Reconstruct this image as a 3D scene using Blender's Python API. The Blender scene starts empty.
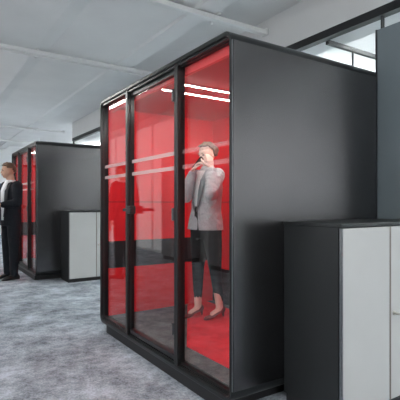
import bpy, bmesh, math, random
from mathutils import Vector as V, Matrix as M
random.seed(4)
SC = bpy.context.scene
COL = SC.collection
PI = math.pi

# ------------------------------------------------------------------ materials
def nodes(name):
    m = bpy.data.materials.new(name); m.use_nodes = True
    nt = m.node_tree; nt.nodes.clear()
    return m, nt, nt.nodes.new('ShaderNodeOutputMaterial')

def mat(name, col, rough=0.5, metal=0.0, var=0.06, scale=30.0, bump=0.0, bscale=200.0, spec=0.5, sheen=0.0, bd=.003):
    m, nt, out = nodes(name)
    N, L = nt.nodes, nt.links
    b = N.new('ShaderNodeBsdfPrincipled')
    b.inputs['Roughness'].default_value = rough
    b.inputs['Metallic'].default_value = metal
    b.inputs['Specular IOR Level'].default_value = spec
    b.inputs['Sheen Weight'].default_value = sheen
    tc = N.new('ShaderNodeTexCoord')
    nz = N.new('ShaderNodeTexNoise'); nz.inputs['Scale'].default_value = scale; nz.inputs['Detail'].default_value = 4
    L.new(tc.outputs['Object'], nz.inputs['Vector'])
    r = N.new('ShaderNodeValToRGB')
    r.color_ramp.elements[0].position = .3; r.color_ramp.elements[1].position = .7
    r.color_ramp.elements[0].color = (*[c*(1-var) for c in col], 1)
    r.color_ramp.elements[1].color = (*[min(1, c*(1+var)) for c in col], 1)
    L.new(nz.outputs['Fac'], r.inputs['Fac']); L.new(r.outputs['Color'], b.inputs['Base Color'])
    if bump:
        n2 = N.new('ShaderNodeTexNoise'); n2.inputs['Scale'].default_value = bscale
        L.new(tc.outputs['Object'], n2.inputs['Vector'])
        bp = N.new('ShaderNodeBump'); bp.inputs['Strength'].default_value = bump; bp.inputs['Distance'].default_value = bd
        L.new(n2.outputs['Fac'], bp.inputs['Height']); L.new(bp.outputs['Normal'], b.inputs['Normal'])
    L.new(b.outputs['BSDF'], out.inputs['Surface'])
    return m

def emis(name, col, s):
    m, nt, out = nodes(name)
    e = nt.nodes.new('ShaderNodeEmission'); e.inputs['Color'].default_value = (*col, 1); e.inputs['Strength'].default_value = s
    nt.links.new(e.outputs['Emission'], out.inputs['Surface'])
    return m

def glassmat(name, tint=(.95, .965, .96), ior=1.5, rough=0.0):
    m, nt, out = nodes(name); N, L = nt.nodes, nt.links
    fr = N.new('ShaderNodeFresnel')
    ge = N.new('ShaderNodeNewGeometry')                 # a thin pane: both faces reflect as air to glass
    mr = N.new('ShaderNodeMapRange'); mr.inputs['To Min'].default_value = ior; mr.inputs['To Max'].default_value = 1/ior
    L.new(ge.outputs['Backfacing'], mr.inputs['Value']); L.new(mr.outputs[0], fr.inputs['IOR'])
    t = N.new('ShaderNodeBsdfTransparent'); t.inputs['Color'].default_value = (*tint, 1)
    g = N.new('ShaderNodeBsdfGlossy'); g.inputs['Roughness'].default_value = rough
    mx = N.new('ShaderNodeMixShader')
    L.new(fr.outputs[0], mx.inputs[0]); L.new(t.outputs[0], mx.inputs[1]); L.new(g.outputs[0], mx.inputs[2])
    L.new(mx.outputs[0], out.inputs['Surface'])
    return m

def filmmat(name, op=.45):
    m, nt, out = nodes(name); N, L = nt.nodes, nt.links
    t = N.new('ShaderNodeBsdfTransparent')
    d = N.new('ShaderNodeBsdfDiffuse'); d.inputs['Color'].default_value = (.85, .86, .86, 1)
    tl = N.new('ShaderNodeBsdfTranslucent'); tl.inputs['Color'].default_value = (.8, .8, .8, 1)
    a = N.new('ShaderNodeMixShader'); a.inputs[0].default_value = .4
    L.new(d.outputs[0], a.inputs[1]); L.new(tl.outputs[0], a.inputs[2])
    nz = N.new('ShaderNodeTexNoise'); nz.inputs['Scale'].default_value = 60
    mp = N.new('ShaderNodeMapRange'); mp.inputs['To Min'].default_value = op-.03; mp.inputs['To Max'].default_value = op+.03
    L.new(nz.outputs['Fac'], mp.inputs['Value'])
    mx = N.new('ShaderNodeMixShader')
    L.new(mp.outputs[0], mx.inputs[0]); L.new(t.outputs[0], mx.inputs[1]); L.new(a.outputs[0], mx.inputs[2])
    L.new(mx.outputs[0], out.inputs['Surface'])
    return m

def carpetmat(name, dark, mid, light, s=1.0):
    m, nt, out = nodes(name); N, L = nt.nodes, nt.links
    b = N.new('ShaderNodeBsdfPrincipled'); b.inputs['Roughness'].default_value = .95; b.inputs['Specular IOR Level'].default_value = .1
    tc = N.new('ShaderNodeTexCoord')
    mp = N.new('ShaderNodeMapping'); mp.inputs['Scale'].default_value = (s, s, s); mp.inputs['Rotation'].default_value = (0, 0, .3)
    L.new(tc.outputs['Object'], mp.inputs['Vector'])
    def noise(sc, det, rg=.6):
        n = N.new('ShaderNodeTexNoise'); n.inputs['Scale'].default_value = sc; n.inputs['Detail'].default_value = det
        n.inputs['Roughness'].default_value = rg
        L.new(mp.outputs[0], n.inputs['Vector']); return n.outputs['Fac']
    def math_(op, a, bb):
        k = N.new('ShaderNodeMath'); k.operation = op
        for i, q in enumerate((a, bb)):
            if isinstance(q, float): k.inputs[i].default_value = q
            else: L.new(q, k.inputs[i])
        return k.outputs[0]
    a = math_('MULTIPLY', noise(3.4, 5, .62), .55)
    c = math_('MULTIPLY', noise(16, 3), .27)
    d = math_('MULTIPLY', noise(62, 2, .8), .36)
    s_ = math_('ADD', math_('ADD', a, c), d)
    r = N.new('ShaderNodeValToRGB'); e = r.color_ramp.elements
    e[0].position = .46; e[0].color = (*dark, 1); e[1].position = .73; e[1].color = (*light, 1)
    k = e.new(.585); k.color = (*mid, 1)
    L.new(s_, r.inputs['Fac']); L.new(r.outputs['Color'], b.inputs['Base Color'])
    bp = N.new('ShaderNodeBump'); bp.inputs['Strength'].default_value = .5; bp.inputs['Distance'].default_value = .004
    L.new(noise(160, 2), bp.inputs['Height']); L.new(bp.outputs[0], b.inputs['Normal'])
    L.new(b.outputs[0], out.inputs['Surface'])
    return m

WHITE = mat('white_paint', (.74, .76, .765), .85, var=.03, scale=3)
CEIL = mat('ceiling_paint', (.71, .715, .71), .9, var=.04, scale=1.5)
BULK = mat('bulkhead_paint', (.60, .605, .605), .9, var=.03, scale=2)
CARPET = carpetmat('office_carpet', (.12, .135, .155), (.32, .35, .39), (.57, .62, .69))
PODCARPET = carpetmat('pod_carpet', (.06, .07, .072), (.12, .14, .14), (.21, .24, .24), 2.0)
RUG = carpetmat('red_rug', (.52, .012, .022), (.72, .02, .035), (.85, .045, .06), 1.6)
CHAR = mat('charcoal_metal', (.020, .022, .023), .28, .4, var=.06, scale=14)
SIDE = mat('graphite_panel', (.13, .127, .13), .27, 1.0, var=.05, scale=4)
BLACK = mat('black_rubber', (.012, .012, .013), .5, var=.1)
EDGE = mat('brushed_edge', (.22, .23, .24), .3, .9, var=.1, scale=60)
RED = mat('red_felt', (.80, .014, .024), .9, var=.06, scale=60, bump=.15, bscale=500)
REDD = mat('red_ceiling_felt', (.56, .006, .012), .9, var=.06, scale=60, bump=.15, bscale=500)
REDLIT = mat('lit_red_felt', (.95, .05, .06), .9, var=.05, scale=60, bump=.15, bscale=500)  # red felt lightened to paint in office light on the front edges
DARKFELT = mat('charcoal_felt', (.018, .018, .020), .9, var=.1, scale=80)
GLASS = glassmat('pane_glass', ior=1.5)
CGLASS = glassmat('clear_glass', (.97, .985, .98), 1.3)
FILM = filmmat('frosted_film', .40)
FILMLOW = filmmat('faint_frosted_film', .13)  # lower opacity, used on the right fixed pane
LEDM = emis('led_strip', (1, .96, .92), 260)
LAMP = emis('lamp_tube', (1, .99, .97), 40)
BRIGHT = emis('bright_lamp', (.98, 1, 1), 110)
ADDGLOW = emis('added_glow_pane', (.98, .985, 1), 2.6)  # glow for unseen windows added as soft ambient fill
ADDGLOW_SIDE = emis('added_side_glow', (.95, .97, 1), 1.7)  # glow added to be mirrored in the pod side panel
ADDGLOW_AISLE = emis('added_aisle_glow', (.96, .98, 1), 1.0)  # glow added as the bright wall mirrored in the pod glass
CABDARK = mat('cabinet_charcoal', (.014, .016, .017), .5, .1, var=.06, scale=9)
CABWHITE = mat('cabinet_light_grey', (.50, .50, .49), .5, var=.02, scale=4)
CHROME = mat('steel', (.55, .53, .48), .28, 1, var=.05)
SLATE = mat('slate_panel', (.13, .16, .175), .45, .2, var=.05, scale=3)
RAILM = mat('white_rail', (.68, .69, .68), .5, var=.03)
ALU = mat('dark_aluminium', (.02, .021, .023), .4, .5, var=.08)
GREYL = mat('locker_grey', (.30, .31, .32), .5, var=.03)
SKIN = mat('skin', (.70, .47, .39), .55, var=.05, scale=40)
SKIN2 = mat('skin_warm', (.58, .33, .23), .55, var=.05, scale=40)
HAIRB = mat('brown_hair', (.10, .055, .03), .5, var=.3, scale=90)
HAIRL = mat('light_brown_hair', (.15, .10, .07), .5, var=.3, scale=90)
BLAZER = mat('grey_blazer_wool', (.40, .435, .46), .9, var=.22, scale=140, bump=1.0, bscale=14, bd=.035)
BLAZD = mat('grey_blazer_lapel', (.20, .22, .235), .9, var=.22, scale=140, bump=.3, bscale=400)
TROU = mat('black_trouser', (.008, .009, .010), .9, var=.2, scale=60, spec=.15)
SHIRT = mat('white_shirt', (.74, .75, .77), .8, var=.04, scale=50)
SUIT = mat('black_suit', (.010, .012, .017), .85, var=.2, scale=80, spec=.25, bump=1.0, bscale=9, bd=.03)
SUITL = mat('black_suit_lapel', (.016, .018, .023), .7, var=.2, scale=80)
NAVY = mat('navy_suit', (.03, .055, .12), .8, var=.2, scale=80)
NAVYL = mat('navy_suit_lapel', (.04, .065, .13), .7, var=.2, scale=80)
SHOEB = mat('black_leather', (.012, .011, .011), .3, var=.1)
SHOER = mat('burgundy_suede', (.16, .03, .03), .6, var=.1)
LIP = mat('lips', (.42, .10, .10), .5)
EYE = mat('eye', (.05, .04, .04), .2)
PHONE = mat('black_phone', (.01, .01, .012), .15, var=.1)

# ------------------------------------------------------------------ mesh helpers
def box(bm, lo, hi, bev=0.0):
    lo, hi = V(lo), V(hi)
    r = bmesh.ops.create_cube(bm, size=1.0)
    for v in r['verts']:
        v.co = V(((lo.x+hi.x)/2+v.co.x*(hi.x-lo.x), (lo.y+hi.y)/2+v.co.y*(hi.y-lo.y), (lo.z+hi.z)/2+v.co.z*(hi.z-lo.z)))
    if bev:
        es = list({e for v in r['verts'] for e in v.link_edges})
        bmesh.ops.bevel(bm, geom=es, offset=bev, segments=2, profile=.5, affect='EDGES')

def cyl(bm, a, b, r, r2=None, n=16):
    a, b = V(a), V(b); d = b-a
    q = d.to_track_quat('Z', 'Y').to_matrix().to_4x4()
    bmesh.ops.create_cone(bm, cap_ends=True, segments=n, radius1=r, radius2=r if r2 is None else r2, depth=d.length,
                          matrix=M.Translation((a+b)/2) @ q)

def ball(bm, c, r, rot=None, n=16):
    if not hasattr(r, '__len__'): r = (r, r, r)
    mt = M.Translation(V(c)) @ (rot.to_4x4() if rot else M()) @ M.Diagonal((*r, 1))
    bmesh.ops.create_uvsphere(bm, u_segments=n, v_segments=max(8, n*3//4), radius=1, matrix=mt)

def loft(bm, rings, n=24):
    R = []
    for c, u, w in rings:
        c, u, w = V(c), V(u), V(w)
        R.append([bm.verts.new(c+u*math.cos(2*PI*i/n)+w*math.sin(2*PI*i/n)) for i in range(n)])
    for a, b in zip(R, R[1:]):
        for i in range(n):
            bm.faces.new((a[i], a[(i+1) % n], b[(i+1) % n], b[i]))
    bm.faces.new(R[0][::-1]); bm.faces.new(R[-1])
    bmesh.ops.recalc_face_normals(bm, faces=bm.faces)

def limb(bm, pts, rad):
    pts = [V(p) for p in pts]
    for i in range(len(pts)-1):
        cyl(bm, pts[i], pts[i+1], rad[i], rad[i+1], 16)
    for p, r in zip(pts, rad): ball(bm, p, r, n=16)

def sleeve(bm, pts, rad, amp=.006, period=.045):
    """a cloth sleeve with bunched folds, tightest at the elbow"""
    pts = [V(p) for p in pts]; P, R = [], []; run = 0
    for i in range(len(pts)-1):
        d = pts[i+1]-pts[i]; n = max(2, int(d.length/.016))
        side = d.cross(V((0, 0, 1))); side = side.normalized() if side.length > 1e-4 else V((1, 0, 0))
        for k in range(n):
            t = k/n; run += d.length/n
            w = math.sin(run/period*2*PI)
            P.append(pts[i].lerp(pts[i+1], t)+side*w*amp*.5); R.append(rad[i]*(1-t)+rad[i+1]*t+w*amp)
    P.append(pts[-1]); R.append(rad[-1])
    limb(bm, P, R)

def link(o, parent=None):
    COL.objects.link(o)
    if parent: o.parent = parent
    return o

def obj(name, bm, m, parent=None, smooth=False):
    me = bpy.data.meshes.new(name)
    bmesh.ops.recalc_face_normals(bm, faces=bm.faces)
    bm.to_mesh(me); bm.free()
    me.materials.append(m)
    if smooth:
        for p in me.polygons: p.use_smooth = True
    return link(bpy.data.objects.new(name, me), parent)

def bx(name, lo, hi, m, parent=None, bev=0.0):
    bm = bmesh.new(); box(bm, lo, hi, bev); return obj(name, bm, m, parent)

def skinned(name, bm, m, parent=None, vox=.007, it=5):
    """fuse overlapping closed solids into one continuous smooth surface"""
    me = bpy.data.meshes.new(name+'_raw'); bm.to_mesh(me); bm.free()
    t = bpy.data.objects.new('tmp', me); COL.objects.link(t)
    r = t.modifiers.new('r', 'REMESH'); r.mode = 'VOXEL'; r.voxel_size = vox
    s = t.modifiers.new('s', 'SMOOTH'); s.factor = .5; s.iterations = it
    dg = bpy.context.evaluated_depsgraph_get(); dg.update()
    out = bpy.data.meshes.new_from_object(t.evaluated_get(dg))
    bpy.data.objects.remove(t); bpy.data.meshes.remove(me)
    out.name = name; out.materials.clear(); out.materials.append(m)
    for p in out.polygons: p.use_smooth = True
    return link(bpy.data.objects.new(name, out), parent)

def thing(name, label, cat, loc=(0, 0, 0), rz=0.0, group=None):
    o = bpy.data.objects.new(name, None); o.empty_display_size = .1
    link(o); o.location = loc; o.rotation_euler = (0, 0, rz)
    return tag(o, label, cat, group)

def tag(o, label, cat, group=None, kind=None):
    o['label'] = label; o['category'] = cat
    if group: o['group'] = group
    if kind: o['kind'] = kind
    return o

def struct(o, label=None, cat=None):
    o['kind'] = 'structure'
    if label: o['label'] = label
    if cat: o['category'] = cat
    return o

def dup(o, parent=None, loc=None, rz=None):
    c = o.copy(); COL.objects.link(c)
    if parent: c.parent = parent
    if loc is not None: c.location = loc
    if rz is not None: c.rotation_euler = (0, 0, rz)
    for ch in list(o.children): dup(ch, c)
    return c

def rrect(y0, y1, z0, z1, r, n=8):
    pts = []
    for cy, cz, a0 in ((y1-r, z1-r, 0), (y0+r, z1-r, 90), (y0+r, z0+r, 180), (y1-r, z0+r, 270)):
        for i in range(n+1):
            a = math.radians(a0+90*i/n); pts.append((cy+r*math.cos(a), cz+r*math.sin(a)))
    return pts

def ring(bm, outer, inner, x0, x1, cham=0.0):
    n = len(outer)
    cy = sum(p[0] for p in outer)/n; cz = sum(p[1] for p in outer)/n
    def loop(pts, x): return [bm.verts.new((x, p[0], p[1])) for p in pts]
    o0, o1 = loop(outer, x0), loop(outer, x1)
    i0, i1 = loop(inner, x0), loop(inner, x1)
    for a, b in ((o0, o1), (o1, i1), (i1, i0), (i0, o0)):
        for i in range(n):
            bm.faces.new((a[i], a[(i+1) % n], b[(i+1) % n], b[i]))

# ------------------------------------------------------------------ camera (its position in the room)
CX, CY, CZ = -1.436, -1.917, 1.18
FWD = V((.5485, .8365, 0)).normalized(); RGT = V((FWD.y, -FWD.x, 0))
cam = bpy.data.objects.new('camera', bpy.data.cameras.new('camera')); COL.objects.link(cam)
cam.location = (CX, CY, CZ)
cam.rotation_euler = (PI/2, 0, math.atan2(FWD.y, FWD.x)-PI/2)
cam.data.sensor_width = 36; cam.data.lens = 429/400*36; cam.data.shift_y = .01
cam.data.clip_start = .05
SC.camera = cam
VIEWROT = math.atan2(RGT.y, RGT.x)

# ------------------------------------------------------------------ the room
CH = 3.32
YB, YF, XL, XR = 16.0, -5.0, -3.3, 7.0
BX = 2.1        # line of the glazed partition
struct(bx('floor', (XL-.2, YF-.2, -.12), (XR+.2, YB+.2, 0), CARPET), 'grey blue mottled office carpet', 'floor')
# ceiling: folded white slab, ribs running along the row of pods
bm = bmesh.new()
prof = [(XL-.2, CH+.03), (-2.5, CH-.02), (-2.40, CH+.015), (-1.3, CH-.02), (-1.15, CH+.01), (-.1, CH-.02), (.08, CH+.01), (1.04, CH-.015), (1.07, CH-.035), (1.33, CH-.025), (1.37, CH+.10), (BX, CH+.10), (XR+.2, CH+.10)]
lo = []; hi = []
for y in (YF-.2, YB+.2):
    lo.append([bm.verts.new((x, y, z)) for x, z in prof]); hi.append([bm.verts.new((x, y, 3.7)) for x, z in prof])
for i in range(len(prof)-1):
    bm.faces.new((lo[0][i], lo[0][i+1], lo[1][i+1], lo[1][i])); bm.faces.new((hi[0][i], hi[1][i], hi[1][i+1], hi[0][i+1]))
    for k in (0, 1): bm.faces.new((lo[k][i], hi[k][i], hi[k][i+1], lo[k][i+1]))
for i in (0, -1): bm.faces.new((lo[0][i], lo[1][i], hi[1][i], hi[0][i]))
struct(obj('ceiling', bm, CEIL), 'white ribbed office ceiling', 'ceiling')

wl = bmesh.new()
for a, b in ((YF, -1.0), (2.4, 6.5), (12.5, YB)): box(wl, (XL-.15, a, 0), (XL, b, 3.5))
box(wl, (XL-.15, -1.0, 0), (XL, 2.4, .9))
for a, b, z in ((-1.0, 2.4, 2.75), (6.5, 12.5, 3.2)): box(wl, (XL-.15, a, z), (XL, b, 3.5))
struct(obj('wall_left', wl, WHITE))
struct(bx('wall_back', (XL, YB, 0), (XR, YB+.15, 3.5), WHITE))
wf = bmesh.new()
box(wf, (XL, YF-.15, 0), (XR, YF, 1.0)); box(wf, (XL, YF-.15, 3.0), (XR, YF, 3.5))
box(wf, (XL, YF-.15, 1.0), (-2.6, YF, 3.0)); box(wf, (1.6, YF-.15, 1.0), (3.0, YF, 3.0)); box(wf, (6.8, YF-.15, 1.0), (XR, YF, 3.0))
struct(obj('wall_front', wf, WHITE))
struct(bx('wall_right', (XR, YF, 0), (XR+.15, YB, 3.5), WHITE))

def window(n, lo, hi, axis, label, lit=ADDGLOW):
    """axis x: pane lies in a plane of constant x"""
    w = thing('window_%d' % n, label, 'window'); w['kind'] = 'structure'
    f = bmesh.new(); t = .05
    lo, hi = V(lo), V(hi)
    k = 1 if axis == 'x' else 0
    L = hi[k]-lo[k]
    def seg(a0, a1, z0, z1):
        p, q = lo.copy(), hi.copy(); p[k] = a0; q[k] = a1; p.z = z0; q.z = z1; box(f, p, q)
    seg(lo[k], hi[k], lo.z, lo.z+t); seg(lo[k], hi[k], hi.z-t, hi.z)
    nn = max(1, round(L/1.1))
    for i in range(nn+1):
        c = lo[k]+t/2+(L-t)*i/nn; seg(c-t/2, c+t/2, lo.z+t, hi.z-t)
    obj('window_frame', f, WHITE, w)
    p, q = lo.copy(), hi.copy(); j = 1-k; m = (lo[j]+hi[j])/2
    p[j] = m-.005; q[j] = m+.005; p.z += t; q.z -= t; p[k] += t; q[k] -= t
    bx('added_glow_pane', p, q, lit, w)
    return w
window(1, (XL-.12, -1.0, .9), (XL-.04, 2.4, 2.75), 'x', 'added glowing window in the left wall near the camera')  # unseen, added as soft fill from the left
window(2, (XL-.12, 6.5, 0), (XL-.04, 12.5, 3.2), 'x', 'added full height glowing pane in the left wall far along the aisle', ADDGLOW_AISLE)  # unseen, glowing stand-in for the white wall mirrored in the pod glass
window(3, (-2.6, YF-.12, 1.0), (1.6, YF-.04, 3.0), 'y', 'wide added glowing window behind the camera')  # unseen, added for soft cool fill from behind the camera

window(6, (3.0, YF-.12, 1.0), (6.8, YF-.04, 3.0), 'y', 'added glowing window at the end of the bright room', ADDGLOW_SIDE)  # unseen, added to brighten the upper reflection in the side panel

# white bulkhead over the glazed partition behind the pods
BE = 9.9
struct(bx('wall_bulkhead', (BX, YF, 2.99), (BX+.5, BE, CH+.12), BULK), 'white bulkhead above the glazed partition', 'wall')
pt = thing('window_4', 'dark framed glazed partition under the white bulkhead', 'window'); pt['kind'] = 'structure'
f = bmesh.new()
box(f, (BX, YF, 2.91), (BX+.09, BE, 2.99)); box(f, (BX, YF, 0), (BX+.09, BE, .08))
for y in (-3.94, -1.74, .46, 2.66, 4.86, 7.06, BE-.02): box(f, (BX+.02, y, .08), (BX+.06, y+.014, 2.91))
obj('window_frame', f, ALU, pt)
bx('glass_pane', (BX+.035, YF, .08), (BX+.047, BE-.06, 2.91), CGLASS, pt)
# cross partition in the meeting room behind
pt = thing('window_5', 'dark framed cross partition inside the bright room behind', 'window'); pt['kind'] = 'structure'
f = bmesh.new()
box(f, (BX+.1, 1.14, 2.88), (XR, 1.18, 2.925)); box(f, (BX+.1, 1.14, 0), (XR, 1.18, .08))
for x in (2.62, 3.9, 5.2): box(f, (x, 1.15, .08), (x+.012, 1.17, 2.88))
obj('window_frame', f, ALU, pt)
bx('glass_pane', (BX+.1, 1.155, .08), (XR, 1.165, 2.88), CGLASS, pt)
# far wall dressing at the left edge of the view
struct(bx('door_1', (-3.1, YB-.06, 0), (.6, YB-.005, 2.62), mat('slate_glazing', (.16, .18, .19), .3, var=.1)), 'grey glazed doors in the far wall', 'door')
struct(bx('trim_1', (-3.1, YB-.09, 2.62), (.6, YB-.005, 2.72), ALU), 'dark head rail over the far doors', 'trim')

# ceiling rails
def ceil_z(x):
    for (a, za), (b, zb) in zip(prof, prof[1:]):
        if a <= x <= b: return za+(zb-za)*(x-a)/(b-a)
def rail(x0, x1, y, z, label, double=False):
    t = thing('ceiling_rail', label, 'ceiling rail', (x0, y, z), 0, 'white rails under the ceiling')
    L = x1-x0
    for k in ((-.06, .06) if double else (0,)):
        bm = bmesh.new(); w = .016 if double else .04
        box(bm, (0, k-w, -.03), (L, k+w, .022), .006); obj('track', bm, RAILM, t)
    n = max(2, int(L/1.15))
    for i in range(n):
        x = L*(i+.5)/n
        bm = bmesh.new()
        box(bm, (x-.02, -.085, .022), (x+.02, .085, .045), .004)
        box(bm, (x-.012, -.012, .05), (x+.012, .012, ceil_z(x0+x)-z-.001))
        box(bm, (x-.015, .078, -.04), (x+.015, .092, .03))
        obj('bracket', bm, RAILM, t)
    bm = bmesh.new(); box(bm, (L-.001, -.05, -.04), (L+.03, .05, .04), .006); obj('end_cap', bm, RAILM, t)
    return t
rail(-2.2, BX-.05, 2.0, 3.255, 'white ceiling rail passing over the near pod roof')
rail(-2.2, BX-.05, 4.26, 3.255, 'white twin ceiling rail left of the near pod', True)
rail(-2.2, BX-.05, 10.6, 3.255, 'white ceiling rail over the far pod')
rail(-2.2, 5.0, 13.3, 3.255, 'farthest white ceiling rail beyond the far pod')

def lamp(y0, y1, x, label):
    t = thing('linear_lamp', label, 'ceiling lamp', (x, y0, 3.08), 0, 'linear lamps over the aisle')
    L = y1-y0
    bm = bmesh.new(); box(bm, (-.05, 0, .02), (.05, L, .07), .008); obj('housing', bm, RAILM, t)
    bm = bmesh.new(); box(bm, (-.04, .02, -.005), (.04, L-.02, .02)); obj('lamp_tube', bm, LAMP, t)
    bm = bmesh.new(); box(bm, (-.04, .02, .07), (.04, L-.02, .078)); obj('added_upglow', bm, LAMP, t)  # upward glow added on top of the housing to brighten the ceiling
    for y in (.4, L-.4):
        bm = bmesh.new(); cyl(bm, (0, y, .07), (0, y, ceil_z(x)-3.082), .006); obj('suspension_rod', bm, RAILM, t)
lamp(4.5, 7.5, -1.62, 'lit linear lamp over the aisle beside the standing men')
lamp(9.0, 12.0, -1.62, 'lit linear lamp over the far end of the aisle')
lamp(-4.2, -.6, -1.9, 'lit linear lamp over the near end of the aisle')
# lamps in the bright room behind the partition
def panel_lamp(x, y, label, lx=1.5, ly=.3, z=3.05):
    t = thing('pendant_lamp', label, 'pendant lamp', (x, y, z), 0, 'pendant lamps in the room behind')
    bm = bmesh.new(); box(bm, (-lx/2, -ly/2, 0), (lx/2, ly/2, .05), .006); obj('housing', bm, RAILM, t)
    bm = bmesh.new(); box(bm, (-lx/2+.03, -ly/2+.03, -.012), (lx/2-.03, ly/2-.03, 0)); obj('diffuser', bm, BRIGHT, t)
    bm = bmesh.new(); box(bm, (-lx/2+.03, -ly/2+.03, .05), (lx/2-.03, ly/2-.03, .058)); obj('added_room_upglow', bm, BRIGHT, t)  # upward glow added to brighten the room behind
    for k in (-.5, .5):
        bm = bmesh.new(); cyl(bm, (k*lx*.8, 0, .05), (k*lx*.8, 0, CH+.099-z), .005); obj('cable', bm, CHROME, t)
panel_lamp(3.5, .35, 'pendant lamp in the bright room seen above the near pod roof', 1.3, .25, 2.95)
panel_lamp(4.8, 3.2, 'pendant lamp in the bright room behind the near pod')
panel_lamp(4.8, 6.5, 'pendant lamp in the bright room between the two pods')
panel_lamp(4.8, 9.5, 'pendant lamp in the bright room behind the far pod')
panel_lamp(4.8, 13.5, 'pendant lamp in the farthest bay of the bright room')
panel_lamp(5.0, -1.8, 'pendant lamp in the bright room right of the slate divider')

# ------------------------------------------------------------------ the pods
PW, PD, PH, PZ = 2.0, 1.33, 2.15, .07
Y0 = -.03
FZ = .12
def make_pod(label):
    t = thing('meeting_pod', label, 'meeting pod', (0, 0, 0), 0, 'glass fronted meeting pods')
    # frame shell
    bm = bmesh.new()
    ring(bm, rrect(Y0, PW, PZ, PH, .055), rrect(Y0+.012, PW-.012, PZ+.03, PH-.03, .04), 0, PD)
    sh = obj('shell', bm, CHAR, t)
    bv = sh.modifiers.new('b', 'BEVEL'); bv.width = .006; bv.segments = 2; bv.limit_method = 'ANGLE'; bv.angle_limit = .9
    for y in (Y0-.004, PW-.006):
        p = bx('side_panel', (.022, y, .135), (PD-.012, y+.01, 2.093), SIDE, t, .003)
    bx('corner_bead', (.010, Y0-.006, .14), (.016, Y0+.002, 2.09), EDGE, t)
    bx('back_panel', (PD-.03, Y0+.02, PZ+.03), (PD-.005, PW-.02, PH-.03), CHAR, t)
    bx('roof_panel', (.03, .03, PH-.002), (PD-.03, PW-.06, PH+.008), CHAR, t, .004)
    bm = bmesh.new(); box(bm, (.006, .06, 0), (PD-.06, PW-.15, PZ+.01)); obj('plinth', bm, BLACK, t)
    # linings
    bx('floor_carpet', (.08, Y0+.02, PZ+.03), (PD-.03, PW-.02, FZ), PODCARPET, t)
    bx('floor_sill', (.02, Y0+.02, PZ+.028), (.082, PW-.02, FZ-.012), ALU, t)
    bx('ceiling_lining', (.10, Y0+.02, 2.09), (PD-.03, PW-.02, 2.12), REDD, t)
    bx('front_lining', (.075, Y0+.02, 2.05), (.099, PW-.02, 2.12), REDLIT, t)
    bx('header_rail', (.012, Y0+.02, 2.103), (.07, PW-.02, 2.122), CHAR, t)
    bx('right_lining', (.075, Y0+.012, FZ), (PD-.03, .07, 2.05), REDLIT, t)
    yl = PW-.04
    w = .02
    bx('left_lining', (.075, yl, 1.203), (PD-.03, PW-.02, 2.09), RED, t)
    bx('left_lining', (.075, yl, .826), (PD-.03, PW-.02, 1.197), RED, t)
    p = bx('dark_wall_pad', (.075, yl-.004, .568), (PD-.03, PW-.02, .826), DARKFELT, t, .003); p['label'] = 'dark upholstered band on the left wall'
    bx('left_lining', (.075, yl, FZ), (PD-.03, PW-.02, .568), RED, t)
    xb = PD-.055
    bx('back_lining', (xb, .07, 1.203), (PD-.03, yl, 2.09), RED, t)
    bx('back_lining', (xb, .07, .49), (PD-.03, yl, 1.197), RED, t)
    p = bx('dark_back_pad', (xb-.004, .07, FZ), (PD-.03, yl, .487), DARKFELT, t, .003); p['label'] = 'dark lower panel of the back wall'
    for y in (.86, 1.07):
        fx = bx('ceiling_light', (.16, y-.010, 2.08), (1.2, y+.010, 2.0905), RAILM, t)
        bx('led_strip', (.17, y-.0025, 2.078), (1.19, y+.0025, 2.081), LEDM, fx)
    # mullions
    bx('mullion', (.004, .555, PZ+.028), (.045, .60, PH-.03), CHAR, t, .003)
    bx('mullion', (.004, 1.373, PZ+.028), (.045, 1.413, PH-.03), CHAR, t, .003)
    gx = .045
    def pane(y0, y1, name, par, top=2.098, film=FILM):
        fr = bmesh.new(); th = .007
        box(fr, (gx-.012, y0, FZ-.018), (gx+.018, y0+th, 2.104)); box(fr, (gx-.012, y1-th, FZ-.018), (gx+.018, y1, 2.104))
        box(fr, (gx-.012, y0+th, FZ-.018), (gx+.018, y1-th, FZ)); box(fr, (gx-.012, y0+th, top), (gx+.018, y1-th, 2.104))
        o = obj(name, fr, CHAR, par)
        bx('glass_pane', (gx, y0+th, FZ), (gx+.01, y1-th, top), GLASS, o)
        for z in (1.53, 1.428): bx('frosted_stripe', (gx-.003, y0+th, z-.014), (gx-.0015, y1-th, z+.014), film, o)
        return o
    pane(Y0+.012, .562, 'fixed_window', t, film=FILMLOW)
    pane(1.413, PW-.012, 'fixed_window', t)
    d = pane(.603, 1.37, 'glass_door', t, 2.07)
    bx('kick_rail', (.022, .612, FZ-.004), (.062, 1.356, FZ+.028), CHAR, d, .003)
    # lever handle on the door's far stile
    bm = bmesh.new()
    box(bm, (-.012, 1.285, 1.10), (.04, 1.372, 1.165), .006)
    cyl(bm, (-.012, 1.315, 1.133), (-.05, 1.315, 1.133), .012)
    box(bm, (-.058, 1.175, 1.122), (-.038, 1.33, 1.144), .006)
    h = obj('lever_handle', bm, BLACK, d); h['label'] = 'black lever handle on a square lock box'
    for z in (1.915, 1.11, .335):
        bx('hinge', (-.004, .601, z-.042), (.035, .624, z+.042), mat('hinge_steel', (.10, .105, .11), .35, .8), d, .004)
    return t
pod = make_pod('near meeting pod with red interior and a woman phoning inside')
pod2 = dup(pod, None, (.06, 4.98, 0))
pod2['label'] = 'far meeting pod with dark side wall behind the man in black suit'

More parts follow.
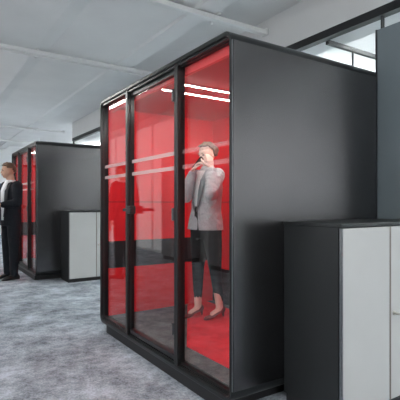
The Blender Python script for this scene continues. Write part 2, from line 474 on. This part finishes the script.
# red rug lying in each pod
def make_rug(label, loc):
    pts = [(.235, .08), (.228, .80), (.93, 1.93), (1.17, 1.93), (1.17, .08)]
    bm = bmesh.new()
    lo = [bm.verts.new((x, y, FZ)) for x, y in pts]; hi = [bm.verts.new((x, y, FZ+.008)) for x, y in pts]
    bm.faces.new(lo[::-1]); bm.faces.new(hi)
    for i in range(5): bm.faces.new((lo[i], lo[(i+1) % 5], hi[(i+1) % 5], hi[i]))
    o = obj('red_rug', bm, RUG); o.location = loc
    return tag(o, label, 'rug', 'red rugs inside the pods')
make_rug('red rug on the grey pod floor under the woman', (0, 0, 0))
make_rug('red rug on the floor of the far pod', (.06, 4.98, 0))

# ------------------------------------------------------------------ low cabinets
def make_cabinet(label):
    W, D, H = .86, .418, 1.077     # local x along pod side, local -y outwards
    t = thing('storage_cabinet', label, 'cabinet', (0, 0, 0), 0, 'low cabinets beside the pods')
    bm = bmesh.new()
    box(bm, (0, -D+.02, .05), (.018, 0, H-.022)); box(bm, (W-.018, -D+.02, .05), (W, 0, H-.022))
    box(bm, (.018, -.015, .05), (W-.018, 0, H-.022)); box(bm, (.018, -D+.03, .05), (W-.018, -.015, .075))
    box(bm, (.018, -D+.03, .56), (W-.018, -.015, .58))
    obj('body', bm, CABDARK, t)
    bx('top_board', (-.006, -D-.004, H-.022), (W+.006, 0, H), CABDARK, t, .003)
    bx('plinth', (.0, -D+.006, 0), (W, -.02, .05), BLACK, t)
    for i, (a, b) in enumerate(((.014, .424), (.436, W-.014))):
        d = bx('door', (a, -D, .055), (b, -D+.018, H-.026), CABWHITE, t, .002)
        if i == 1:
            bm = bmesh.new(); z = .55; x = .462
            cyl(bm, (x, -D, z), (x, -D-.028, z), .007, n=14); cyl(bm, (x, -D-.001, z), (x, -D-.006, z), .013, n=16)
            box(bm, (x-.006, -D-.034, z-.006), (x+.05, -D-.026, z+.006), .002)
            obj('handle', bm, CHROME, d, True)
    bx('closing_strip', (.424, -D-.003, .055), (.433, -D+.012, H-.026), mat('bronze_strip', (.25, .22, .19), .4, .5), t)
    bx('edge_strip', (.004, -D-.001, .055), (.013, -D+.016, H-.026), EDGE, t)
    return t
cab = make_cabinet('light grey door cabinet standing against the near pod side')
cab.location = (.403, -.036, 0)
cab2 = dup(cab, None, (.06+.38, 4.98-.036, 0))
cab2['label'] = 'light grey door cabinet standing against the far pod side'

# ------------------------------------------------------------------ slate divider behind the near pod
t = thing('room_divider', 'tall slate grey room divider rising behind the cabinet', 'divider', (1.338, -.035, 0))
bx('panel', (0, -.34, .04), (.07, .012, 2.44), SLATE, t, .004)
bx('edge_profile', (-.002, .012, .04), (.072, .024, 2.442), ALU, t)
for y in (-.30, -.10): bx('foot', (-.002, y, 0), (.16, y+.06, .04), ALU, t, .004)

# ------------------------------------------------------------------ lockers on the far side of the aisle (seen reflected)
def make_locker(label, y0, w):
    t = thing('locker', label, 'locker', (XL+.01, y0, 0), 0, 'grey lockers along the left wall')
    bx('body', (0, 0, .08), (.42, w, 2.2), GREYL, t)
    bx('plinth', (0, .01, 0), (.40, w-.01, .08), BLACK, t)
    for i in range(5):
        z = .10+i*.42
        d = bx('door', (.42, .01, z), (.44, w-.01, z+.405), GREYL, t, .004)
        bm = bmesh.new(); cyl(bm, (.44, w/2, z+.2), (.46, w/2, z+.2), .02); obj('knob', bm, CHROME, d, True)
make_locker('grey locker stack on the left wall, reflected in the pod door', 5.43, .87)
make_locker('grey locker stack on the left wall, nearer to the camera', 3.8, .7)

# ------------------------------------------------------------------ people
def hand(bm, wrist, d, n, s=1.0, curl=.35, thumb=1, spread=.012):
    """palm + four fingers + thumb; d: towards the knuckles, n: side the fingers curl to"""
    wrist, d, n = V(wrist), V(d).normalized(), V(n)
    n = (n-d*n.dot(d)).normalized(); sd = d.cross(n)*thumb
    loft(bm, [(wrist, sd*.024*s, n*.018*s), (wrist+d*.03*s, sd*.036*s, n*.017*s), (wrist+d*.07*s, sd*.041*s, n*.015*s), (wrist+d*.092*s, sd*.038*s, n*.011*s)], 16)
    for k, L in zip((-1.5, -.5, .5, 1.5), (.062, .076, .082, .074)):
        p = wrist+d*(.085-.004*abs(k))*s+sd*k*.0195*s
        q = [p]; ang = 0
        for f_ in (.45, .31, .24):
            ang += curl
            dd = d*math.cos(ang)+n*math.sin(ang)+sd*k*spread
            q.append(q[-1]+dd.normalized()*L*f_*s)
        limb(bm, q, [.0092*s, .0086*s, .0078*s, .0066*s])
    b = wrist+d*.03*s+sd*.03*s
    q = [b, b+(d*.55+sd*.75+n*.25).normalized()*.042*s]
    q.append(q[-1]+(d*.85+sd*.25+n*.45).normalized()*.032*s)
    q.append(q[-1]+(d*.9+n*.5).normalized()*.024*s)
    limb(bm, q, [.013*s, .0115*s, .0095*s, .0075*s])

def head(bm, c, f, s=1.0, up=V((0, 0, 1))):
    """skull, jaw, nose, ears, neck root; c: centre of the skull"""
    f = V(f).normalized(); up = (up-f*up.dot(f)).normalized(); r = f.cross(up)
    R = M((r, f, up)).transposed()
    ball(bm, c+up*.018*s, (.073*s, .092*s, .092*s), R, 24)
    ball(bm, c-up*.035*s+f*.018*s, (.060*s, .070*s, .078*s), R, 24)
    ball(bm, c-up*.086*s+f*.052*s, (.028*s, .024*s, .022*s), R, 16)
    ball(bm, c-up*.018*s+f*.088*s, (.011*s, .014*s, .026*s), R, 12)
    ball(bm, c-up*.034*s+f*.098*s, (.015*s, .013*s, .010*s), R, 12)
    ball(bm, c-up*.062*s+f*.082*s, (.022*s, .010*s, .011*s), R, 12)
    ball(bm, c+up*.016*s+f*.082*s, (.045*s, .012*s, .008*s), R, 12)
    for k in (-1, 1): ball(bm, c+r*k*.074*s-up*.012*s-f*.004*s, (.010*s, .018*s, .030*s), R, 12)
    return R

def face_parts(body, c, f, s, hairm):
    f = V(f).normalized(); up = V((0, 0, 1)); up = (up-f*up.dot(f)).normalized(); r = f.cross(up)
    R = M((r, f, up)).transposed()
    for k in (-1, 1):
        bm = bmesh.new(); ball(bm, c+r*k*.030*s+f*.077*s-up*.002*s, (.013*s, .010*s, .007*s), R, 12); obj('eye', bm, EYE, body, True)
        bm = bmesh.new(); ball(bm, c+r*k*.031*s+f*.085*s+up*.017*s, (.021*s, .009*s, .0045*s), R, 12); obj('eyebrow', bm, hairm, body, True)
    bm = bmesh.new(); ball(bm, c-up*.062*s+f*.087*s, (.021*s, .009*s, .0075*s), R, 12); obj('lips', bm, LIP, body, True)

def hair(body, c, f, s, m, bun=False):
    f = V(f).normalized(); up = V((0, 0, 1)); up = (up-f*up.dot(f)).normalized(); r = f.cross(up)
    R = M((r, f, up)).transposed()
    bm = bmesh.new()
    bmesh.ops.create_uvsphere(bm, u_segments=40, v_segments=28, radius=1)
    dead = []
    for v in bm.verts:
        x, y, z = v.co
        lim = -.02+.95*max(0, (y+.25)) + (.0 if y > -.1 else -.5)     # hairline rises from nape to forehead
        if not bun: lim = -.42 if y < -.45 else (.12 if y < .35 else .45)
        if z < min(lim, .62): dead.append(v)
        n = 1+.03*math.sin(9*x+7*y)+.02*math.sin(17*y+5*z)
        v.co = V((x*.078*n, y*.098*n, z*.096*n+.018))*s
    bmesh.ops.delete(bm, geom=dead, context='VERTS')
    r_ = bmesh.ops.solidify(bm, geom=list(bm.faces), thickness=-.014*s)
    for v in bm.verts: v.co = c+R @ v.co
    if bun: ball(bm, c-f*.10*s+up*.03*s, (.042*s, .038*s, .042*s), R, 16)
    return obj('hair', bm, m, body, True)

def shoe(name, ankle, f, m, parent, L=.27, heel=0.0, w=.046):
    """ankle: point on the floor under the ankle"""
    f = V(f).normalized(); r = V((f.y, -f.x, 0)); a = V(ankle); up = V((0, 0, 1))
    bm = bmesh.new()
    h = heel
    if heel:
        pts = [(-.05, .8*w, .030, h+.022), (-.02, .85*w, .030, h+.016), (.05, .75*w, .020, h*.55+.018), (.10, w*.9, .017, .022), (.15, w*.8, .016, .018), (.185, w*.25, .010, .012)]
        for x, ww, hh, z in pts: pass
        loft(bm, [(a+f*x+up*z, r*ww, up*hh) for x, ww, hh, z in pts], 16)
        cyl(bm, a-f*.05, a-f*.04+up*h, .007, .018, 10)
    else:
        pts = [(-.085, .6*w, .03, .035), (-.06, .8*w, .045, .048), (0, .85*w, .052, .055), (.07, .95*w, .034, .038), (.13, w, .027, .028), (L-.10, .75*w, .02, .022), (L-.085, .4*w, .014, .016)]
        loft(bm, [(a+f*x+up*z, r*ww, up*hh) for x, ww, hh, z in pts], 16)
        loft(bm, [(a+f*x+up*.006, r*ww*1.04, up*.006) for x, ww, hh, z in pts], 16)
    return skinned(name, bm, m, parent, .005, 3)

def torso(bm, rows, f):
    """rows: (x, y, z, half width, half depth)"""
    f = V(f).normalized(); r = V((f.y, -f.x, 0))
    loft(bm, [((x, y, z), r*w, f*d) for x, y, z, w, d in rows], 32)

# ---- the woman (modelled along the room's view axis: x right, y away)
wc = V((CX, CY, 0))+FWD*4.0+RGT*.056
woman = thing('person', 'woman in grey blazer and black trousers holding a phone to her face', 'person', (wc.x, wc.y, FZ+.008), VIEWROT)
f = V((-.78, -.62, 0)).normalized(); ff = V((-.80, -.58, -.16)).normalized()
left = V((.62, -.78, 0)).normalized()      # her left side
HC = V((.015, 0, 1.515))
shL = V((.01, 0, 1.31))+left*.158; shR = V((.01, 0, 1.31))-left*.15
elL = V((.035, -.31, 1.14)); wrL = V((.038, -.185, 1.365))
elR = V((-.185, -.05, 1.12)); wrR = V((-.13, -.12, 1.335))
hipL = V((.0, 0, .80))+left*.085; hipR = V((-.005, 0, .80))-left*.085
knL = V((.085, -.05, .45)); knR = V((-.075, .03, .45))
anL = V((.125, -.02, .10)); anR = V((-.075, .03, .10))
bm = bmesh.new()
head(bm, HC, ff, .93)
limb(bm, [(.02, .02, 1.26), (.02, .012, 1.36), (.018, .008, 1.47)], [.062, .047, .050])
torso(bm, [(0, 0, .76, .15, .10), (0, 0, .86, .16, .105), (0, 0, 1.0, .125, .085), (.005, 0, 1.12, .135, .095), (.01, 0, 1.24, .145, .09), (.01, 0, 1.31, .11, .06)], f)
limb(bm, [shL, elL, wrL], [.045, .036, .026]); limb(bm, [shR, elR, wrR], [.045, .036, .026])
hand(bm, wrL, V((-.010, .035, .15)), V((-.45, .75, 0)), .95, .22, 1)
hand(bm, wrR, V((.045, -.02, .10)), V((.7, .0, -.35)), .95, .55, -1)
limb(bm, [hipL, knL, anL], [.08, .052, .034]); limb(bm, [hipR, knR, anR], [.08, .052, .034])
for an in (anL, anR): limb(bm, [an, an+V((0, 0, -.035))+f*.015, V((an.x, an.y, .045))+f*.09], [.032, .030, .022])
wb = skinned('body', bm, SKIN, woman, .006, 3)
face_parts(wb, HC, ff, .93, HAIRL)
hair(wb, HC, ff, .93, HAIRL, True)
bm = bmesh.new()
torso(bm, [(-.008, 0, .815, .20, .145), (-.005, 0, .90, .188, .136), (0, 0, 1.0, .165, .118), (.005, 0, 1.10, .165, .122), (.01, 0, 1.20, .175, .122), (.012, .005, 1.29, .17, .10), (.014, .01, 1.35, .12, .075), (.018, .012, 1.39, .07, .06), (.02, .012, 1.405, .062, .056)], f)
sleeve(bm, [shL-left*.01, (shL+elL)/2, elL, (elL+wrL)/2, wrL-V((0, -.005, .02))], [.068, .060, .056, .052, .043])
sleeve(bm, [shR+left*.01, (shR+elR)/2, elR, (elR+wrR)/2, wrR-V((-.005, 0, .02))], [.068, .060, .056, .052, .043])
bl = skinned('blazer', bm, BLAZER, woman, .008, 4)
# white top in the open front, lapels, pocket flap
fc = V((.008, 0, 0)); rt = V((f.y, -f.x, 0))
def front(u, z, d): return V((fc.x, fc.y, z))+f*d+rt*u
def strip(name, pts, th, m, parent):
    """a folded strip: pts are (left point, right point) pairs"""
    bm = bmesh.new(); A = [(bm.verts.new(p), bm.verts.new(q)) for p, q in pts]
    for (a, b), (c, d) in zip(A, A[1:]): bm.faces.new((a, b, d, c))
    bmesh.ops.recalc_face_normals(bm, faces=bm.faces)
    bmesh.ops.solidify(bm, geom=list(bm.faces), thickness=th)
    return obj(name, bm, m, parent, True)
strip('trouser_front', [(front(-.065, .81, .151), front(.02, .81, .151)), (front(-.035, .93, .138), front(.012, .93, .138)), (front(-.015, 1.03, .128), front(.012, 1.03, .128))], .004, TROU, woman)
strip('blouse', [(front(-.012, 1.0, .126), front(.012, 1.0, .126)), (front(-.03, 1.05, .127), front(.03, 1.05, .127)), (front(-.04, 1.12, .128), front(.04, 1.12, .128)),
                 (front(-.05, 1.22, .126), front(.05, 1.22, .126)), (front(-.05, 1.30, .104), front(.05, 1.30, .104)), (front(-.055, 1.36, .07), front(.055, 1.36, .07))], .006, SHIRT, woman)
for k in (-1, 1):
    strip('lapel', [(front(k*.012, .98, .136), front(k*.02, .98, .136)), (front(k*.03, 1.08, .137), front(k*.065, 1.08, .130)), (front(k*.045, 1.18, .136), front(k*.095, 1.20, .120)),
                    (front(k*.055, 1.27, .120), front(k*.10, 1.28, .095)), (front(k*.06, 1.36, .05), front(k*.08, 1.365, .045))], .007, BLAZD, bl)
bm = bmesh.new(); p = V((0, 0, .955))+left*.115+f*.075
box(bm, (-.055, -.006, -.012), (.055, .006, .012), .003)
for v in bm.verts: v.co = p+M.Rotation(math.atan2((left+f*-.9).y, (left+f*-.9).x), 3, 'Z') @ v.co
obj('pocket_flap', bm, BLAZD, bl)
bm = bmesh.new()
torso(bm, [(0, 0, .74, .135, .10), (0, 0, .82, .168, .118), (0, 0, .93, .155, .108), (0, 0, .98, .13, .09)], f)
limb(bm, [hipL, (hipL+knL)/2, knL, (knL+anL)/2, V((anL.x, anL.y, .165))], [.092, .078, .058, .047, .037])
limb(bm, [hipR, (hipR+knR)/2, knR, (knR+anR)/2, V((anR.x, anR.y, .165))], [.092, .078, .058, .047, .037])
skinned('trousers', bm, TROU, woman, .008, 4)
for an in (anL, anR): shoe('heeled_shoe', (an.x, an.y, 0), f, SHOER, woman, heel=.055, w=.040)
# phone in her right hand
pc = wrR+V((.055, -.02, .085))
bm = bmesh.new(); box(bm, (-.033, -.0045, -.066), (.033, .0045, .066), .004)
R = M.Rotation(math.radians(38), 3, 'Y') @ M.Rotation(math.radians(62), 3, 'Z')
ph = obj('phone', bm, PHONE)
ph.matrix_world = woman.matrix_basis @ M.Translation(pc) @ R.to_4x4()
tag(ph, 'black phone held in the hand of the woman in the pod', 'phone')
bm = bmesh.new(); box(bm, (-.030, -.0056, -.062), (.030, -.0046, .062)); obj('screen', bm, mat('screen', (.02, .022, .026), .06), ph)

# ---- men in suits
def man(label, loc, rot, suit, lapel, hairm, skin, arms='front'):
    t = thing('person', label, 'person', loc, rot)
    f = V((-.62, -.78, 0)).normalized(); ff = V((-.86, -.5, 0)).normalized()
    left = V((.78, -.62, 0)).normalized()
    HC = V((-.02, -.02, 1.70))
    shL = V((.02, 0, 1.46))+left*.19; shR = V((.02, 0, 1.46))-left*.19
    elL = V((.185, -.16, 1.19)); wrL = V((-.03, -.25, 1.165))
    elR = V((-.19, .04, 1.19)); wrR = V((-.16, -.19, 1.19))
    if arms == 'down':
        elL = shL+left*.05+V((0, 0, -.29)); wrL = elL+f*.07+V((0, 0, -.24)); elR = shR-left*.05+V((0, 0, -.29)); wrR = elR+f*.07+V((0, 0, -.24))
    hipL = V((.01, 0, .92))+left*.09; hipR = V((.01, 0, .92))-left*.09
    knL = V((.085, -.06, .50)); knR = V((-.07, .05, .50))
    anL = V((.075, -.04, .09)); anR = V((-.075, .08, .09))
    bm = bmesh.new()
    head(bm, HC, ff, 1.06)
    limb(bm, [(.02, .01, 1.42), (.01, 0, 1.52), (-.005, -.005, 1.62)], [.075, .060, .060])
    torso(bm, [(.01, 0, .88, .165, .115), (.01, 0, 1.0, .155, .105), (.015, 0, 1.2, .17, .115), (.02, 0, 1.38, .18, .11), (.02, 0, 1.48, .13, .07)], f)
    limb(bm, [shL, elL, wrL], [.052, .042, .030]); limb(bm, [shR, elR, wrR], [.052, .042, .030])
    hand(bm, wrL, V((-.10, -.03, .01)) if arms != 'down' else V((0, 0, -1))+f*.2, V((.1, .3, -.5)) if arms != 'down' else -left, 1.05, .5 if arms != 'down' else .25, 1)
    hand(bm, wrR, V((.02, -.10, -.01)) if arms != 'down' else V((0, 0, -1))+f*.2, V((.3, .1, -.5)) if arms != 'down' else left, 1.05, .5 if arms != 'down' else .25, -1)
    limb(bm, [hipL, knL, anL], [.09, .06, .042]); limb(bm, [hipR, knR, anR], [.09, .06, .042])
    for an in (anL, anR): limb(bm, [an, V((an.x, an.y, .05)), V((an.x, an.y, .035))+f*.12], [.036, .028, .02])
    b = skinned('body', bm, skin, t, .007, 3)
    face_parts(b, HC, ff, 1.06, hairm); hair(b, HC, ff, 1.06, hairm)
    bm = bmesh.new()
    torso(bm, [(.01, 0, .85, .20, .145), (.01, 0, .95, .195, .14), (.012, 0, 1.1, .185, .13), (.018, 0, 1.25, .20, .14), (.02, 0, 1.38, .21, .135), (.02, .005, 1.46, .185, .10), (.02, .01, 1.52, .105, .075)], f)
    sleeve(bm, [shL-left*.01, (shL+elL)/2, elL, (elL+wrL)/2, wrL-(wrL-elL).normalized()*.03], [.078, .070, .062, .056, .048])
    sleeve(bm, [shR+left*.01, (shR+elR)/2, elR, (elR+wrR)/2, wrR-(wrR-elR).normalized()*.03], [.078, .070, .062, .056, .048])
    j = skinned('jacket', bm, suit, t, .009, 4)
    rt = V((f.y, -f.x, 0))
    def front(u, z, d): return V((.018, 0, z))+f*d+rt*u
    strip('shirt', [(front(-.03, .93, .149), front(.03, .93, .149)), (front(-.055, 1.08, .14), front(.055, 1.08, .14)), (front(-.065, 1.25, .146), front(.065, 1.25, .146)),
                    (front(-.07, 1.38, .142), front(.07, 1.38, .142)), (front(-.065, 1.47, .108), front(.065, 1.47, .108)), (front(-.055, 1.54, .075), front(.055, 1.54, .075))], .006, SHIRT, t)
    bm = bmesh.new(); loft(bm, [((.012, 0, 1.50), rt*.078, f*.078), ((.006, -.005, 1.555), rt*.070, f*.072)], 24); obj('shirt_collar', bm, SHIRT, t, True)
    for k in (-1, 1):
        strip('lapel', [(front(k*.035, .98, .152), front(k*.05, .98, .151)), (front(k*.055, 1.12, .146), front(k*.09, 1.13, .138)), (front(k*.065, 1.25, .152), front(k*.125, 1.28, .132)),
                        (front(k*.07, 1.38, .148), front(k*.12, 1.40, .12)), (front(k*.075, 1.52, .06), front(k*.095, 1.525, .05))], .008, lapel, j)
    for w, e in ((wrL, elL), (wrR, elR)):
        d = (w-e).normalized(); bm = bmesh.new(); cyl(bm, w-d*.035, w-d*.012, .041, .039, 18); obj('shirt_cuff', bm, SHIRT, t, True)
    bm = bmesh.new()
    torso(bm, [(.01, 0, .84, .165, .12), (.01, 0, .95, .178, .125), (.01, 0, 1.02, .165, .115)], f)
    for h, k, a in ((hipL, knL, anL), (hipR, knR, anR)):
        limb(bm, [h, (h+k)/2, k, (k+a)/2, V((a.x, a.y, .085))], [.105, .095, .077, .070, .062])
    skinned('trousers', bm, suit, t, .009, 4)
    for an, ff_ in ((anL, f), (anR, V((-.75, -.6, 0)))): shoe('leather_shoe', (an.x, an.y, 0), ff_, SHOEB, t, .28, 0, .052)
    return t
m1 = V((CX, CY, 0))+FWD*6.75-RGT*2.985
man('man in black suit and open white shirt standing before the far pod', (m1.x, m1.y, 0), VIEWROT, SUIT, SUITL, HAIRB, SKIN2)
man('person in black suit facing the talking men, seen reflected in the near pod', (-1.20, 4.48, 0), math.radians(200), SUIT, SUITL, HAIRB, SKIN2, 'down')
m3 = V((CX, CY, 0))+FWD*7.4-RGT*3.66
man('person in navy suit at the left edge, facing the man in black', (m3.x, m3.y, 0), math.radians(40), NAVY, NAVYL, HAIRB, SKIN2)

# ------------------------------------------------------------------ light and view
w = bpy.data.worlds.new('world'); SC.world = w; w.use_nodes = True
w.node_tree.nodes['Background'].inputs[0].default_value = (.9, .95, 1, 1)
w.node_tree.nodes['Background'].inputs[1].default_value = .6
SC.view_settings.view_transform = 'Standard'; SC.view_settings.look = 'None'
SC.view_settings.gamma = 1; SC.view_settings.use_curve_mapping = False
SC.view_settings.exposure = 0.08
